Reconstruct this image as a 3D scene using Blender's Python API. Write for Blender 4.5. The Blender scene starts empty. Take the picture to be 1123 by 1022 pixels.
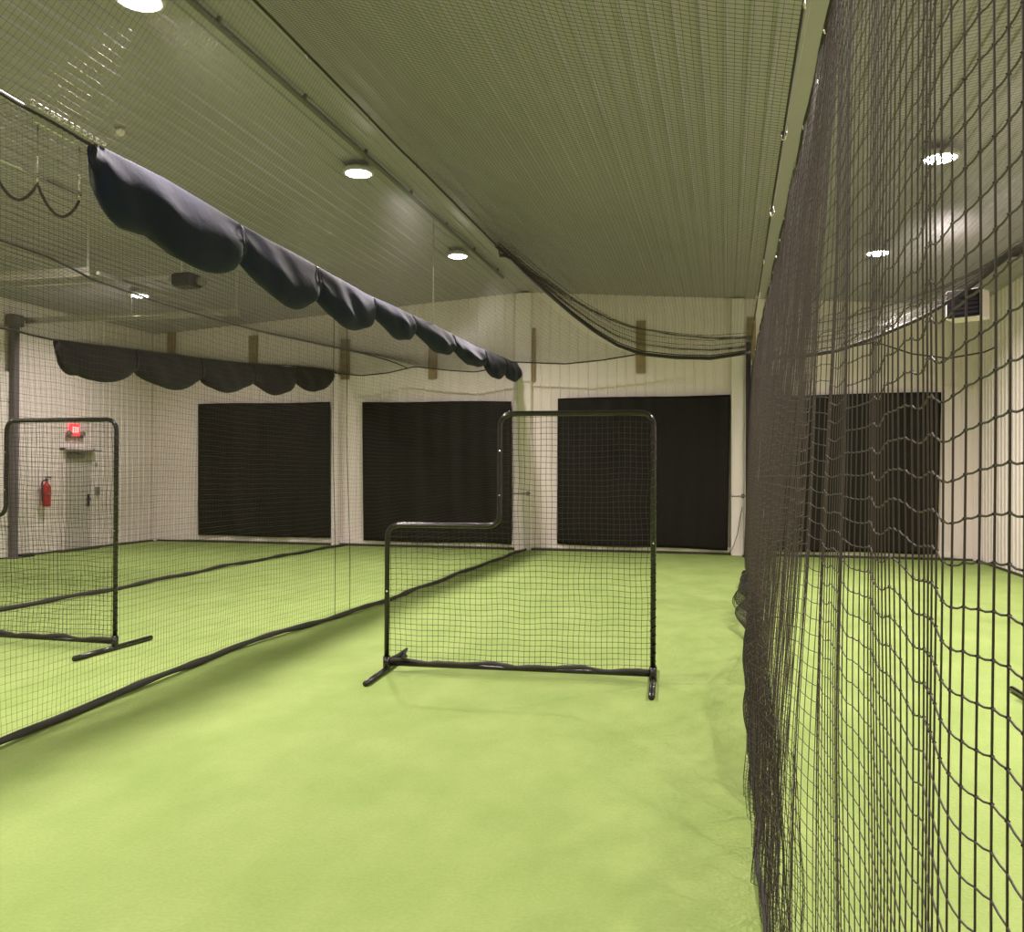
import bpy, math, random
import numpy as np
from mathutils import Vector, Matrix
random.seed(7); rng = np.random.default_rng(7)
C = bpy.context.scene.collection
PI = math.pi
# ------------------------------------------------------------------ camera
EYE = 1.65; F = 985.0; YAW = math.atan(233/F); PITCH = 7.0/F; ROLL = 0.0042
r0 = np.array([math.cos(YAW), math.sin(YAW), 0.0])
FW = np.array([-math.sin(YAW)*math.cos(PITCH), math.cos(YAW)*math.cos(PITCH), math.sin(PITCH)]); u0 = np.cross(r0, FW)
RT = r0*math.cos(ROLL)+u0*math.sin(ROLL); UP = u0*math.cos(ROLL)-r0*math.sin(ROLL)
cam_d = bpy.data.cameras.new('camera'); cam = bpy.data.objects.new('camera', cam_d); C.objects.link(cam)
cam.rotation_euler = Matrix((RT, UP, -FW)).transposed().to_euler(); cam.location = (0, 0, EYE)
cam_d.sensor_fit = 'HORIZONTAL'; cam_d.sensor_width = 36; cam_d.lens = 36*F/1123
cam_d.clip_start = 0.02; cam_d.clip_end = 200
bpy.context.scene.camera = cam

# real places measured off the photograph: a sight line met with a known floor / wall / cable plane
def ray(px, py): return FW + RT*((px-561.5)/F) + UP*((511.0-py)/F)
def onX(px, py, X): d = ray(px, py); t = X/d[0]; return d*t + np.array([0, 0, EYE])
def onY(px, py, Y): d = ray(px, py); t = Y/d[1]; return d*t + np.array([0, 0, EYE])
def onZ(px, py, Z): d = ray(px, py); t = (Z-EYE)/d[2]; return d*t + np.array([0, 0, EYE])

BACK = 18.7; XL = -13.1; XR = 4.7; FRONT = -6.0; CEIL = 5.5; RIDGE_X = -4.2
def cz(x): return CEIL-.07*np.abs(x-RIDGE_X)   # shallow gable ceiling

# ------------------------------------------------------------------ materials
def mat(name, col, rough=0.6, metal=0.0, spec=0.5, sheen=0.0, bump=None, vary=None, emit=None):
    m = bpy.data.materials.new(name); m.use_nodes = True
    nt = m.node_tree; b = nt.nodes['Principled BSDF']
    b.inputs['Base Color'].default_value = (*col, 1); b.inputs['Roughness'].default_value = rough
    b.inputs['Metallic'].default_value = metal; b.inputs['Specular IOR Level'].default_value = spec
    if sheen: b.inputs['Sheen Weight'].default_value = sheen
    tc = nt.nodes.new('ShaderNodeTexCoord')
    if vary:
        sc, amt, det = vary
        n = nt.nodes.new('ShaderNodeTexNoise'); n.inputs['Scale'].default_value = sc; n.inputs['Detail'].default_value = det
        nt.links.new(tc.outputs['Object'], n.inputs['Vector'])
        r = nt.nodes.new('ShaderNodeValToRGB')
        r.color_ramp.elements[0].position = .3; r.color_ramp.elements[1].position = .7
        r.color_ramp.elements[0].color = (*[c*(1-amt) for c in col], 1); r.color_ramp.elements[1].color = (*[min(1, c*(1+amt)) for c in col], 1)
        nt.links.new(n.outputs['Fac'], r.inputs['Fac']); nt.links.new(r.outputs['Color'], b.inputs['Base Color'])
    if bump:
        sc, st, dist = bump
        n = nt.nodes.new('ShaderNodeTexNoise'); n.inputs['Scale'].default_value = sc; n.inputs['Detail'].default_value = 5
        nt.links.new(tc.outputs['Object'], n.inputs['Vector'])
        bp = nt.nodes.new('ShaderNodeBump'); bp.inputs['Strength'].default_value = st; bp.inputs['Distance'].default_value = dist
        nt.links.new(n.outputs['Fac'], bp.inputs['Height']); nt.links.new(bp.outputs['Normal'], b.inputs['Normal'])
    if emit:
        b.inputs['Emission Color'].default_value = (*emit[0], 1); b.inputs['Emission Strength'].default_value = emit[1]
    return m

M = {}
M['wall'] = mat('white_ribbed_steel', (.88, .79, .77), .42, spec=.4, vary=(.7, .03, 3))
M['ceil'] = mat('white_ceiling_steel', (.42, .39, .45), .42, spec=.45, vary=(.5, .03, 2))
M['trimw'] = mat('white_trim', (.88, .80, .78), .45)
M['door'] = mat('painted_door', (.60, .55, .50), .45, vary=(2, .04, 2))
M['darktrim'] = mat('dark_base_strip', (.05, .055, .03), .6)
M['net'] = mat('black_net_twine', (.034, .027, .023), .55, spec=.4)
M['netnear'] = mat('black_knotted_twine', (.052, .040, .033), .5, spec=.5, bump=(900, .5, .001))
M['rope'] = mat('black_rope', (.03, .026, .024), .6, bump=(300, .6, .003))
M['cable'] = mat('steel_cable', (.35, .33, .31), .35, metal=1)
M['chrome'] = mat('bright_zinc', (.85, .84, .8), .18, metal=1)
M['navy'] = mat('navy_black_vinyl', (.014, .018, .046), .8, spec=.15, sheen=.1, vary=(1.5, .15, 3), bump=(5, .4, .02))
M['blackvinyl'] = mat('black_brown_vinyl', (.022, .018, .018), .75, spec=.2, sheen=.1, vary=(1.5, .15, 3), bump=(7, .6, .02))
M['tarp'] = mat('black_tarp', (.009, .0075, .005), .6, spec=.25, vary=(.8, .2, 3), bump=(2.2, .5, .05))
M['pipe'] = mat('black_gloss_pipe', (.012, .010, .010), .22, spec=.6)
M['wood'] = mat('bare_pine', (.34, .25, .15), .7, vary=(6, .2, 4))
M['housing'] = mat('lamp_housing', (.55, .55, .53), .4)
M['lamp'] = mat('lamp_lens', (1, 1, 1), .4, emit=((1.0, .89, .83), 70.0))
M['red'] = mat('red_paint', (.50, .03, .03), .35)
M['exit'] = mat('exit_red_glow', (.6, .02, .03), .4, emit=((1.0, .06, .07), .75))
M['exitl'] = mat('exit_letters', (1, .5, .5), .4, emit=((1.0, .35, .30), 1.2))
M['post'] = mat('dark_painted_post', (.16, .135, .15), .5)
M['dark'] = mat('dark_plastic', (.02, .018, .022), .45)
M['grey'] = mat('grey_plastic', (.28, .26, .24), .5)
M['galv'] = mat('galvanised_track', (.70, .68, .63), .28, metal=.85)
M['conduit'] = mat('grey_conduit', (.16, .16, .15), .5)

# turf
m = bpy.data.materials.new('green_turf'); m.use_nodes = True; nt = m.node_tree; b = nt.nodes['Principled BSDF']
b.inputs['Roughness'].default_value = .85; b.inputs['Specular IOR Level'].default_value = .2
tc = nt.nodes.new('ShaderNodeTexCoord'); mp = nt.nodes.new('ShaderNodeMapping'); nt.links.new(tc.outputs['Object'], mp.inputs['Vector'])
mp.inputs['Scale'].default_value = (1.3, .8, 1)
n1 = nt.nodes.new('ShaderNodeTexNoise'); n1.inputs['Scale'].default_value = 1.6; n1.inputs['Detail'].default_value = 7; n1.inputs['Roughness'].default_value = .62
nt.links.new(mp.outputs['Vector'], n1.inputs['Vector'])
r1 = nt.nodes.new('ShaderNodeValToRGB'); e = r1.color_ramp.elements
e[0].position = .30; e[0].color = (.265, .372, .106, 1); e[1].position = .66; e[1].color = (.345, .450, .148, 1)
nt.links.new(n1.outputs['Fac'], r1.inputs['Fac'])
n2 = nt.nodes.new('ShaderNodeTexNoise'); n2.inputs['Scale'].default_value = 55; n2.inputs['Detail'].default_value = 4
nt.links.new(tc.outputs['Object'], n2.inputs['Vector'])
mx = nt.nodes.new('ShaderNodeMix'); mx.data_type = 'RGBA'; mx.blend_type = 'MULTIPLY'; mx.inputs['Factor'].default_value = .35
r2 = nt.nodes.new('ShaderNodeValToRGB'); r2.color_ramp.elements[0].position = .3; r2.color_ramp.elements[0].color = (.72, .76, .62, 1)
r2.color_ramp.elements[1].position = .65; r2.color_ramp.elements[1].color = (1, 1, 1, 1)
nt.links.new(n2.outputs['Fac'], r2.inputs['Fac'])
nt.links.new(r1.outputs['Color'], mx.inputs[6]); nt.links.new(r2.outputs['Color'], mx.inputs[7]); nt.links.new(mx.outputs[2], b.inputs['Base Color'])
bp = nt.nodes.new('ShaderNodeBump'); bp.inputs['Strength'].default_value = .5; bp.inputs['Distance'].default_value = .01
nt.links.new(n2.outputs['Fac'], bp.inputs['Height']); nt.links.new(bp.outputs['Normal'], b.inputs['Normal'])
M['turf'] = m

# ------------------------------------------------------------------ mesh helpers
def make(name, V, Fc, m, parent=None, smooth=False, mats=None, mi=None):
    me = bpy.data.meshes.new(name)
    V = np.asarray(V, dtype=np.float32).reshape(-1, 3)
    if isinstance(Fc, np.ndarray):
        k = Fc.shape[1]
        me.vertices.add(len(V)); me.vertices.foreach_set('co', V.ravel())
        me.loops.add(Fc.size); me.loops.foreach_set('vertex_index', Fc.astype(np.int32).ravel())
        me.polygons.add(len(Fc)); me.polygons.foreach_set('loop_start', np.arange(0, Fc.size, k, dtype=np.int32))
        try: me.polygons.foreach_set('loop_total', np.full(len(Fc), k, dtype=np.int32))
        except Exception: pass
        me.update(calc_edges=True)
    else:
        me.from_pydata(V.tolist(), [], [tuple(f) for f in Fc]); me.update()
    me.materials.append(m)
    if smooth: me.polygons.foreach_set('use_smooth', np.ones(len(me.polygons), dtype=bool))
    o = bpy.data.objects.new(name, me); C.objects.link(o)
    if parent is not None: o.parent = parent
    return o

class MB:
    def __init__(s): s.v = []; s.f = []
    def add(s, V, Fc):
        n = len(s.v); s.v += [tuple(map(float, p)) for p in V]; s.f += [tuple(i+n for i in f) for f in Fc]; return s
    def box(s, c, d, rz=0.0, bev=0.0):
        x, y, z = [k/2 for k in d]; cs, sn = math.cos(rz), math.sin(rz)
        if bev <= 0:
            P = [(a*x, b_*y, c_*z) for a in (-1, 1) for b_ in (-1, 1) for c_ in (-1, 1)]
            Fc = [(0, 1, 3, 2), (4, 6, 7, 5), (0, 4, 5, 1), (2, 3, 7, 6), (0, 2, 6, 4), (1, 5, 7, 3)]
        else:
            e = bev; ring = []
            for zz, ins in ((-z, e), (-z+e, 0), (z-e, 0), (z, e)):
                xx, yy = x-ins, y-ins
                ring.append([(-xx+e, -yy), (xx-e, -yy), (xx, -yy+e), (xx, yy-e), (xx-e, yy), (-xx+e, yy), (-xx, yy-e), (-xx, -yy+e)])
                ring[-1] = [(p[0], p[1], zz) for p in ring[-1]]
            P = [p for r in ring for p in r]; Fc = [tuple(range(7, -1, -1)), tuple(range(24, 32))]
            for k in range(3):
                for i in range(8): j = (i+1) % 8; Fc.append((k*8+i, k*8+j, k*8+8+j, k*8+8+i))
        P = [(c[0]+p[0]*cs-p[1]*sn, c[1]+p[0]*sn+p[1]*cs, c[2]+p[2]) for p in P]
        return s.add(P, Fc)
    def tube(s, pts, r, n=10, cap=True):
        P = np.array(pts, float); N = len(P); rr = np.broadcast_to(np.asarray(r, float), (N,))
        T = np.gradient(P, axis=0); T /= np.linalg.norm(T, axis=1)[:, None]+1e-12
        up = np.array([0, 0, 1.0]) if abs(T[0][2]) < .9 else np.array([0, 1.0, 0])
        A = np.cross(T[0], up); A /= np.linalg.norm(A); V = []
        for i in range(N):
            A = A - T[i]*np.dot(A, T[i]); A /= np.linalg.norm(A)+1e-12; B = np.cross(T[i], A)
            for k in range(n):
                a = 2*PI*k/n; V.append(P[i]+rr[i]*(math.cos(a)*A+math.sin(a)*B))
        Fc = [(i*n+k, i*n+(k+1) % n, (i+1)*n+(k+1) % n, (i+1)*n+k) for i in range(N-1) for k in range(n)]
        if cap: Fc += [tuple(range(n-1, -1, -1)), tuple(range((N-1)*n, N*n))]
        return s.add(V, Fc)
    def lathe(s, c, prof, n=32):
        V = []; 
        for r, z in prof:
            for k in range(n): a = 2*PI*k/n; V.append((c[0]+r*math.cos(a), c[1]+r*math.sin(a), c[2]+z))
        Fc = [(i*n+k, i*n+(k+1) % n, (i+1)*n+(k+1) % n, (i+1)*n+k) for i in range(len(prof)-1) for k in range(n)]
        return s.add(V, Fc)
    def build(s, name, m, parent=None, smooth=False): return make(name, s.v, s.f, m, parent, smooth)

def tag(o, label=None, cat=None, group=None, kind=None):
    if label: o['label'] = label
    if cat: o['category'] = cat
    if group: o['group'] = group
    if kind: o['kind'] = kind
    return o
def empty(name, loc, label, cat, group=None, rz=0.0):
    o = bpy.data.objects.new(name, None); C.objects.link(o); o.location = loc; o.rotation_euler = (0, 0, rz)
    o.empty_display_size = .1
    return tag(o, label, cat, group)
def struct(o): o['kind'] = 'structure'; return o
def copy_tree(o, parent=None):
    c = o.copy(); C.objects.link(c); c.parent = parent
    for ch in list(o.children): copy_tree(ch, c)
    return c

def rounded(pts, R=.12, n=7):
    """polyline with its inner corners rounded"""
    P = [np.array(p, float) for p in pts]; out = [P[0]]
    for i in range(1, len(P)-1):
        a, b_, c = P[i-1], P[i], P[i+1]; u = (a-b_)/np.linalg.norm(a-b_); w = (c-b_)/np.linalg.norm(c-b_)
        p0 = b_+u*R; p1 = b_+w*R
        for k in range(n+1):
            t = k/n; out.append((1-t)**2*p0+2*t*(1-t)*b_+t*t*p1)
    out.append(P[-1]); return out

# strands: P (S,N,3) many polylines at once -> thin prisms
def strands(P, r, sides=3, nrm=(1, 0, 0)):
    S, N, _ = P.shape
    T = np.gradient(P, axis=1); T /= np.linalg.norm(T, axis=2, keepdims=True)+1e-12
    A = np.cross(T, np.broadcast_to(np.array(nrm, float), P.shape)); A /= np.linalg.norm(A, axis=2, keepdims=True)+1e-12
    B = np.cross(T, A); ang = np.arange(sides)*2*PI/sides+.3
    V = P[:, :, None, :]+r*(np.cos(ang)[None, None, :, None]*A[:, :, None, :]+np.sin(ang)[None, None, :, None]*B[:, :, None, :])
    idx = np.arange(S*N*sides).reshape(S, N, sides)
    a = idx[:, :-1, :]; b_ = np.roll(a, -1, axis=2); d = idx[:, 1:, :]; c = np.roll(d, -1, axis=2)
    Fc = np.stack([a, b_, c, d], axis=-1).reshape(-1, 4)
    return V.reshape(-1, 3), Fc
def net_mesh(name, groups, m, parent, knots=None, smooth=False):
    Vs, Fs, n = [], [], 0
    for V, Fc in groups: Vs.append(V); Fs.append(Fc+n); n += len(V)
    if knots is not None:
        K, r = knots; off = np.array([(1, 0, 0), (-1, 0, 0), (0, 1, 0), (0, -1, 0), (0, 0, 1), (0, 0, -1)])*r
        V = (K[:, None, :]+off[None]).reshape(-1, 3)
        tri = np.array([(0, 2, 4, 4), (2, 1, 4, 4), (1, 3, 4, 4), (3, 0, 4, 4), (2, 0, 5, 5), (1, 2, 5, 5), (3, 1, 5, 5), (0, 3, 5, 5)])
        # two pyramids as four kite quads
        q = np.array([(4, 0, 5, 2), (4, 2, 5, 1), (4, 1, 5, 3), (4, 3, 5, 0)])
        Fc = (np.arange(len(K))[:, None, None]*6+q[None]).reshape(-1, 4)
        Vs.append(V); Fs.append(Fc+n); n += len(V)
    return make(name, np.concatenate(Vs), np.concatenate(Fs), m, parent, smooth)

def wob(a, b_, seed=0, s=1.0):
    """smooth pseudo-random field on arrays"""
    r = np.random.default_rng(seed); out = 0
    for k in range(7):
        f = r.uniform(.4, 2.6, 2)*s; p = r.uniform(0, 2*PI, 2); out = out+np.sin(a*f[0]*2+p[0]+1.3*np.sin(b_*f[1]+p[1]))*np.cos(b_*f[1]*1.7+p[1])
    return out/3.5

# ------------------------------------------------------------------ setting
def ribbed(name, a0, a1, b0, b1, place, pitch=.2, h=.02, wtop=.022, wbot=.045, m=None):
    prof = []; a = a0
    while a < a1-1e-6:
        nx = min(a+pitch, a1)
        prof += [(a, 0)]
        if nx-a > wbot+.02:
            c = (a+nx)/2; prof += [(c-wbot/2, 0), (c-wtop/2, h), (c+wtop/2, h), (c+wbot/2, 0)]
            # two shallow stiffening beads
        a = nx
    prof.append((a1, 0)); V = []; n = len(prof)
    for (a, d) in prof: V.append(place(a, b0, d)); V.append(place(a, b1, d))
    Fc = [(2*i, 2*i+2, 2*i+3, 2*i+1) for i in range(n-1)]
    # a back sheet that follows the panel makes it solid
    k = len(V)
    for (a, d) in prof: V.append(place(a, b0, -.1)); V.append(place(a, b1, -.1))
    Fc += [(k+2*i, k+2*i+1, k+2*i+3, k+2*i+2) for i in range(n-1)]
    Fc += [(2*i, k+2*i, k+2*i+2, 2*i+2) for i in range(n-1)]+[(2*i+1, 2*i+3, k+2*i+3, k+2*i+1) for i in range(n-1)]
    Fc += [(0, 1, k+1, k), (2*n-2, k+2*n-2, k+2*n-1, 2*n-1)]
    return struct(make(name, V, Fc, m))
fl = MB(); fl.box(((XL+XR)/2, (FRONT+BACK)/2, -.05), (XR-XL+.4, BACK-FRONT+.4, .1)); struct(fl.build('floor', M['turf']))
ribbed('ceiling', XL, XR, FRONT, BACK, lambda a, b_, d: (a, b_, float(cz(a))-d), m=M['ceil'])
ribbed('wall_back', XL, XR, 0, CEIL, lambda a, b_, d: (a, BACK-d, b_), m=M['wall'])
ribbed('wall_left', FRONT, BACK, 0, float(cz(XL)), lambda a, b_, d: (XL+d, a, b_), m=M['wall'])
ribbed('wall_right', FRONT, BACK, 0, float(cz(XR)), lambda a, b_, d: (XR-d, a, b_), m=M['wall'])
ribbed('wall_front', XL, XR, 0, CEIL, lambda a, b_, d: (a, FRONT+d, b_), m=M['wall'])
struct(MB().box(((XL+XR)/2, BACK-.035, .02), (XR-XL-.12, .03, .04)).build('baseboard_back', M['darktrim']))
struct(MB().box((XL+.035, (FRONT+BACK)/2, .02), (.03, BACK-FRONT-.12, .04)).build('baseboard_left', M['darktrim']))
struct(MB().box((XR-.035, (FRONT+BACK)/2, .02), (.03, BACK-FRONT-.12, .04)).build('baseboard_right', M['darktrim']))
# corner trims and the white posts between the covered openings
for k, (x) in enumerate((XL+.06, XR-.06)):
    struct(MB().box((x, BACK-.06, float(cz(x))/2), (.08, .08, float(cz(x))-.03)).build('trim_%d' % (k+1), M['trimw']))
for k, (p0, p1) in enumerate(((364, 371), (565, 582), (802, 816))):
    a = onY(p0, 500, BACK-.15)[0]; c = onY(p1, 500, BACK-.15)[0]
    struct(MB().box(((a+c)/2, BACK-.10, float(cz(a))/2-.02), (c-a, .16, float(cz(a))-.04), bev=.008).build('trim_%d' % (k+3), M['trimw']))
# white steel strip under the covers
struct(MB().box(((onY(205, 590, BACK)[0]+onY(1045, 590, BACK)[0])/2, BACK-.045, .11), (onY(1045, 590, BACK)[0]-onY(205, 590, BACK)[0], .05, .10)).build('trim_6', M['trimw']))

# left wall: exit door with frame, and the closed overhead door near the camera end
y0 = onX(66, 540, XL)[1]; y1 = onX(98, 540, XL)[1]; zt = onX(82, 494, XL)[2]
d = struct(MB().box((XL+.045, (y0+y1)/2, zt/2+.01), (.045, y1-y0-.1, zt-.03), bev=.004).build('door_1', M['door']))
fr = MB()
fr.box((XL+.05, y0, zt/2+.02), (.09, .07, zt+.04)); fr.box((XL+.05, y1, zt/2+.02), (.09, .07, zt+.04)); fr.box((XL+.05, (y0+y1)/2, zt+.03), (.09, y1-y0+.07, .07))
fr.build('door_frame', M['trimw'], d)
cl = MB(); cl.box((XL+.16, (y0+y1)/2, zt+.0), (.20, y1-y0+.1, .03)); cl.box((XL+.11, (y0+y1)/2-.1, zt-.11), (.09, .42, .08), bev=.01)
tag(cl.build('door_closer', M['grey'], d), 'grey closer box and hood over the door')
hd = MB(); hd.box((XL+.085, y1-.14, 1.03), (.03, .06, .26), bev=.008); hd.tube([(XL+.09, y1-.14, 1.05), (XL+.14, y1-.14, 1.05), (XL+.14, y1-.26, 1.05)], .012)
tag(hd.build('door_handle', M['dark'], d), 'dark lever handle and plate')
MB().box((XL+.10, (y0+y1)/2, .025), (.16, y1-y0+.3, .05), bev=.008).build('door_threshold', M['darktrim'], d)

yo1 = onX(10, 480, XL)[1]; yo0 = yo1-3.6
od = struct(MB().box((XL+.035, (yo0+yo1)/2, 1.75), (.03, yo1-yo0, 3.5)).build('door_2', M['trimw']))
pn = MB()
for k in range(6): pn.box((XL+.06, (yo0+yo1)/2, .30+k*.583), (.03, yo1-yo0-.06, .56), bev=.008)
pn.build('door_panel', M['trimw'], od)

# ------------------------------------------------------------------ lamps
lens_prof = [(.150, 0), (.147, -.008), (.135, -.018), (.095, -.030), (.05, -.036), (.0001, -.038)]
hous_prof = [(.0001, .095), (.05, .095), (.055, .08), (.12, .07), (.185, .045), (.195, .0), (.185, -.012), (.152, -.012), (.150, .0), (.0001, .002)]
_dim = {}
def dim_light(d):
    if 'd' not in _dim: _dim['d'] = d.copy(); _dim['d'].energy = d.energy*.45
    return _dim['d']
LAMP_W = 80.0
def make_lamp():
    o = empty('high_bay_lamp', (0, 0, 0), 'x', 'ceiling lamp', 'round high bay lamps under the ceiling')
    MB().lathe((0, 0, 0), hous_prof).build('lamp_housing', M['housing'], o, True)
    MB().lathe((0, 0, 0), lens_prof).build('lamp_lens', M['lamp'], o, True)
    ld = bpy.data.lights.new('lamp_beam', 'AREA'); ld.shape = 'DISK'; ld.size = .22; ld.energy = LAMP_W; ld.color = (1.0, .88, .83); ld.spread = math.radians(150)
    lo = bpy.data.objects.new('lamp_beam', ld); C.objects.link(lo); lo.parent = o; lo.location = (0, 0, -.042)
    return o
lamp0 = make_lamp(); first = True
lamps = []
RA, RB, RC = -4.5, 2.4, -10.6
for (px, py, X, lab) in (
        (153, 5, RA, 'lit round ceiling lamp cut by the top edge above the navy swagged curtain'),
        (393, 193, RA, 'lit round ceiling lamp above the middle of the navy curtain, halfway along its row'),
        (502, 283, RA, 'lit round ceiling lamp nearest the far wall in the row above the navy curtain'),
        (1031, 177, RB, 'larger of two lit ceiling lamps seen through the right-hand net'),
        (963, 280, RB, 'smaller of two lit ceiling lamps seen through the right-hand net'),
        (153, 326, RC, 'lit ceiling lamp beyond the garage door opener by the left wall')):
    p = onZ(px, py, 5.2)
    for it in range(6): p = onZ(px, py, float(cz(p[0]))-.165)
    lamps.append((p[0], p[1], lab))
    print('lamp', px, p)
for (x, y) in ((RA, 2.0), (RA, -2.4), (RB, 6.2), (RB, 1.8), (RC, 8.0), (RC, 3.8)):
    lamps.append((x, y, 'lit round ceiling lamp outside the view, in the rows over the cages'))
for i, (x, y, lab) in enumerate(lamps):
    o = lamp0 if i == 0 else copy_tree(lamp0)
    o.location = (x, y, float(cz(x))-.128); o['label'] = lab
    if x < -8:   # the far left row burns weaker
        for ch in o.children:
            if ch.type == 'LIGHT': ch.data = dim_light(ch.data)

bq = onZ(547, 304, CEIL-.05)
cd = MB(); cd.tube([(RIDGE_X, 1.0, CEIL-.06), (RIDGE_X, bq[1], CEIL-.06)], .028, 8)
for yy in np.arange(2, bq[1], 1.6): cd.box((RIDGE_X, yy, CEIL-.03), (.09, .03, .06))
tag(cd.build('ceiling_conduit', M['conduit'], smooth=False), 'thin dark conduit running along the ceiling beside the lamps over the navy curtain', 'conduit')

# ------------------------------------------------------------------ nets
MESH = .0445
def interp(y, ys, vs): return np.interp(y, ys, vs)
def smooth_poly(ys, vs, yq, n=1):
    v = np.interp(yq, ys, vs)
    return v

def hem_tube(name, pts, r, m, parent, seed=0, lab=None):
    P = np.array(pts); t = np.arange(len(P))*.1
    rr = r*(1+.3*wob(t*3, t*0+1, seed))
    o = MB().tube(P, rr, 8).build(name, m, parent, True)
    return o

# --- partition beside the middle cage (X about -4.3)
def partition(name, Xt, Xb, tops, bots, Y0, Y1, label, rad, seed, cable_r=.007):
    tp = np.array([onX(px, py, Xt) for px, py in tops]); o = tp[:, 1].argsort(); tp = tp[o]
    def zt(Y): return np.interp(Y, tp[:, 1], tp[:, 2])
    bpz = np.array([onZ(px, py, .03) for px, py in bots]); bpz = bpz[bpz[:, 1].argsort()]
    def xb(Y): return np.interp(Y, bpz[:, 1], bpz[:, 0])
    root = empty(name, (0, 0, 0), label, 'net', 'hanging net walls between the cages')
    def surf(Y, t):   # t 0 bottom .. 1 top
        z = .03+(zt(Y)-.03)*t
        x = xb(Y)*(1-t)+Xt*t+.035*wob(Y*1.2, z*.6, seed)*np.sin(PI*t)
        x = x+.02*np.sin(Y*5.5+wob(Y, z*.3, seed+3))*(1-t)*np.minimum(1, t*8)
        return np.stack([x, Y+0*t, z], -1)
    ys = np.arange(Y0, Y1, MESH); nz = 83
    tv = np.linspace(0, 1, 22)
    Pv = surf(ys[:, None]+0*tv[None], tv[None]+0*ys[:, None])
    yh = np.arange(Y0, Y1+.17, MESH*4); th = np.linspace(0, 1, nz)
    Ph = surf(yh[None]+0*th[:, None], th[:, None]+0*yh[None])
    Ph[:, :, 2] += .008*wob(yh[None]*3+0*th[:, None], th[:, None]*9+0*yh[None], seed+5)
    net_mesh('netting', [strands(Pv, rad), strands(Ph, rad)], M['net'], root)
    yc = np.arange(Y0, Y1+.3, .3)
    MB().tube([(Xt, y, zt(y)) for y in yc], cable_r, 6).build('top_cable', M['cable'], root, True)
    MB().tube([(Xt, y, zt(y)-.012+.004*math.sin(y*9)) for y in yc], .011, 6).build('edge_rope', M['rope'], root, True)
    yc = np.arange(Y0, Y1+.1, .1)
    hem_tube('weighted_hem', [(xb(y)+.012*math.sin(y*2.1), y, .034+.008*math.sin(y*3.3)) for y in yc], .027, M['rope'], root, seed)
    return root, zt, xb
XA = -4.28
tops1 = [(-700, -330), (0, 100), (105, 160), (180, 196), (260, 245), (350, 294), (400, 322), (470, 354), (520, 379), (570, 400)]
net1, zt1, xb1 = partition('hanging_net', XA, -4.3, tops1, [(-300, 930), (0, 815), (120, 765), (250, 712), (420, 660), (500, 630), (566, 606)],
    .2, BACK-.12, 'black net wall under the navy curtain, left side of the middle cage', .00095, 1)
XB = -8.4
tops2 = [(-400, 320), (0, 358), (62, 373), (150, 384), (250, 397), (362, 406), (372, 409)]
net2, zt2, xb2 = partition('hanging_net', XB, -8.4, tops2, [(-300, 735), (0, 668), (120, 647), (240, 622), (360, 600.5)],
    2.0, BACK-.12, 'black net wall farther left, under the short black swagged curtain', .00095, 2)
# drop rod holding the cable up
p = onX(475, 340, XA); q = p[1]
MB().tube([(XA, q, zt1(q)), (XA, q, CEIL-.03)], .008, 6).build('drop_rod', M['galv'], net1, True)
# cords down the netting seams
for px in (365, 379):
    yy = onX(px, 640, xb1(9))[1]
    MB().tube([(xb1(yy)*(1-t)+XA*t+.01*math.sin(t*9), yy, .04+(zt1(yy)-.05)*t) for t in np.linspace(0, 1, 14)], .004, 5).build('seam_cord', M['rope'], net1, True)

# --- swagged rolled curtains
def curtain(name, X, ztop, cuts, lows, m, label, width=.14, seed=0):
    Ys = [onX(px, ztop_py, X)[1] for px, ztop_py in cuts]
    root = empty(name, (X, Ys[0], float(ztop(Ys[0]))), label, 'curtain'); o0 = np.array(root.location)
    for k in range(len(Ys)-1):
        ya, yb = Ys[k], Ys[k+1]; lp = onX(lows[k][0], lows[k][1], X)
        depth = float(ztop(lp[1]))-lp[2]; tm = min(.75, max(.25, (lp[1]-ya)/(yb-ya)))
        ns, na = 34, 28; V = []
        for i in range(ns+1):
            s = i/ns; sw = s**(math.log(.5)/math.log(tm)); y = ya+(yb-ya)*s
            env = max(0, math.sin(PI*sw))**.62; lo = .60*depth if not ((k == 0 and s < .5) or (k == len(Ys)-2 and s > .5)) else .3*depth
            if k == 0 and s < .5: env = max(env, max(0, math.sin(PI*min(.5, s*2.6)))**.5*.8)
            h = lo+(depth-lo)*env; w = .055+(width-.055)*env**.7
            zc = float(ztop(y))+.012
            for j in range(na):
                a = 2*PI*j/na; ca, sa = math.cos(a), math.sin(a)
                # teardrop bundle: flat at the cable, fuller toward the bottom
                zz = zc-h/2+h/2*sa; full = .30+.70*(1-min(1, max(0, (zz-(zc-h))/h)))**.8
                cr = 1+.12*math.sin(3*a+k*1.7+2.5*s)+.10*math.sin(5*s*3+zz*9+k)+.05*math.sin(22*s+2*a+seed)
                V.append((w*ca*full*cr, y-o0[1]+.02*math.sin(a*2+k), zz-o0[2]+.012*math.sin(5*a+8*s+k)*(1 if sa < .3 else .3)))
        Fc = [(i*na+j, i*na+(j+1) % na, (i+1)*na+(j+1) % na, (i+1)*na+j) for i in range(ns) for j in range(na)]
        Fc += [tuple(range(na)), tuple(range(ns*na+na-1, ns*na-1, -1))]
        make('swag', V, Fc, m, root, True)
    for k in range(1, len(Ys)-1):
        zz = float(ztop(Ys[k])); mb = MB(); L = []
        for j in range(15): a = 2*PI*j/14; L.append((.058*math.cos(a), Ys[k]-o0[1], zz-o0[2]-.12+.115*math.sin(a)))
        mb.tube(L, .009, 6, cap=False); mb.build('tie_strap', M['dark'], root, True)
    return root, Ys
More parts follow.
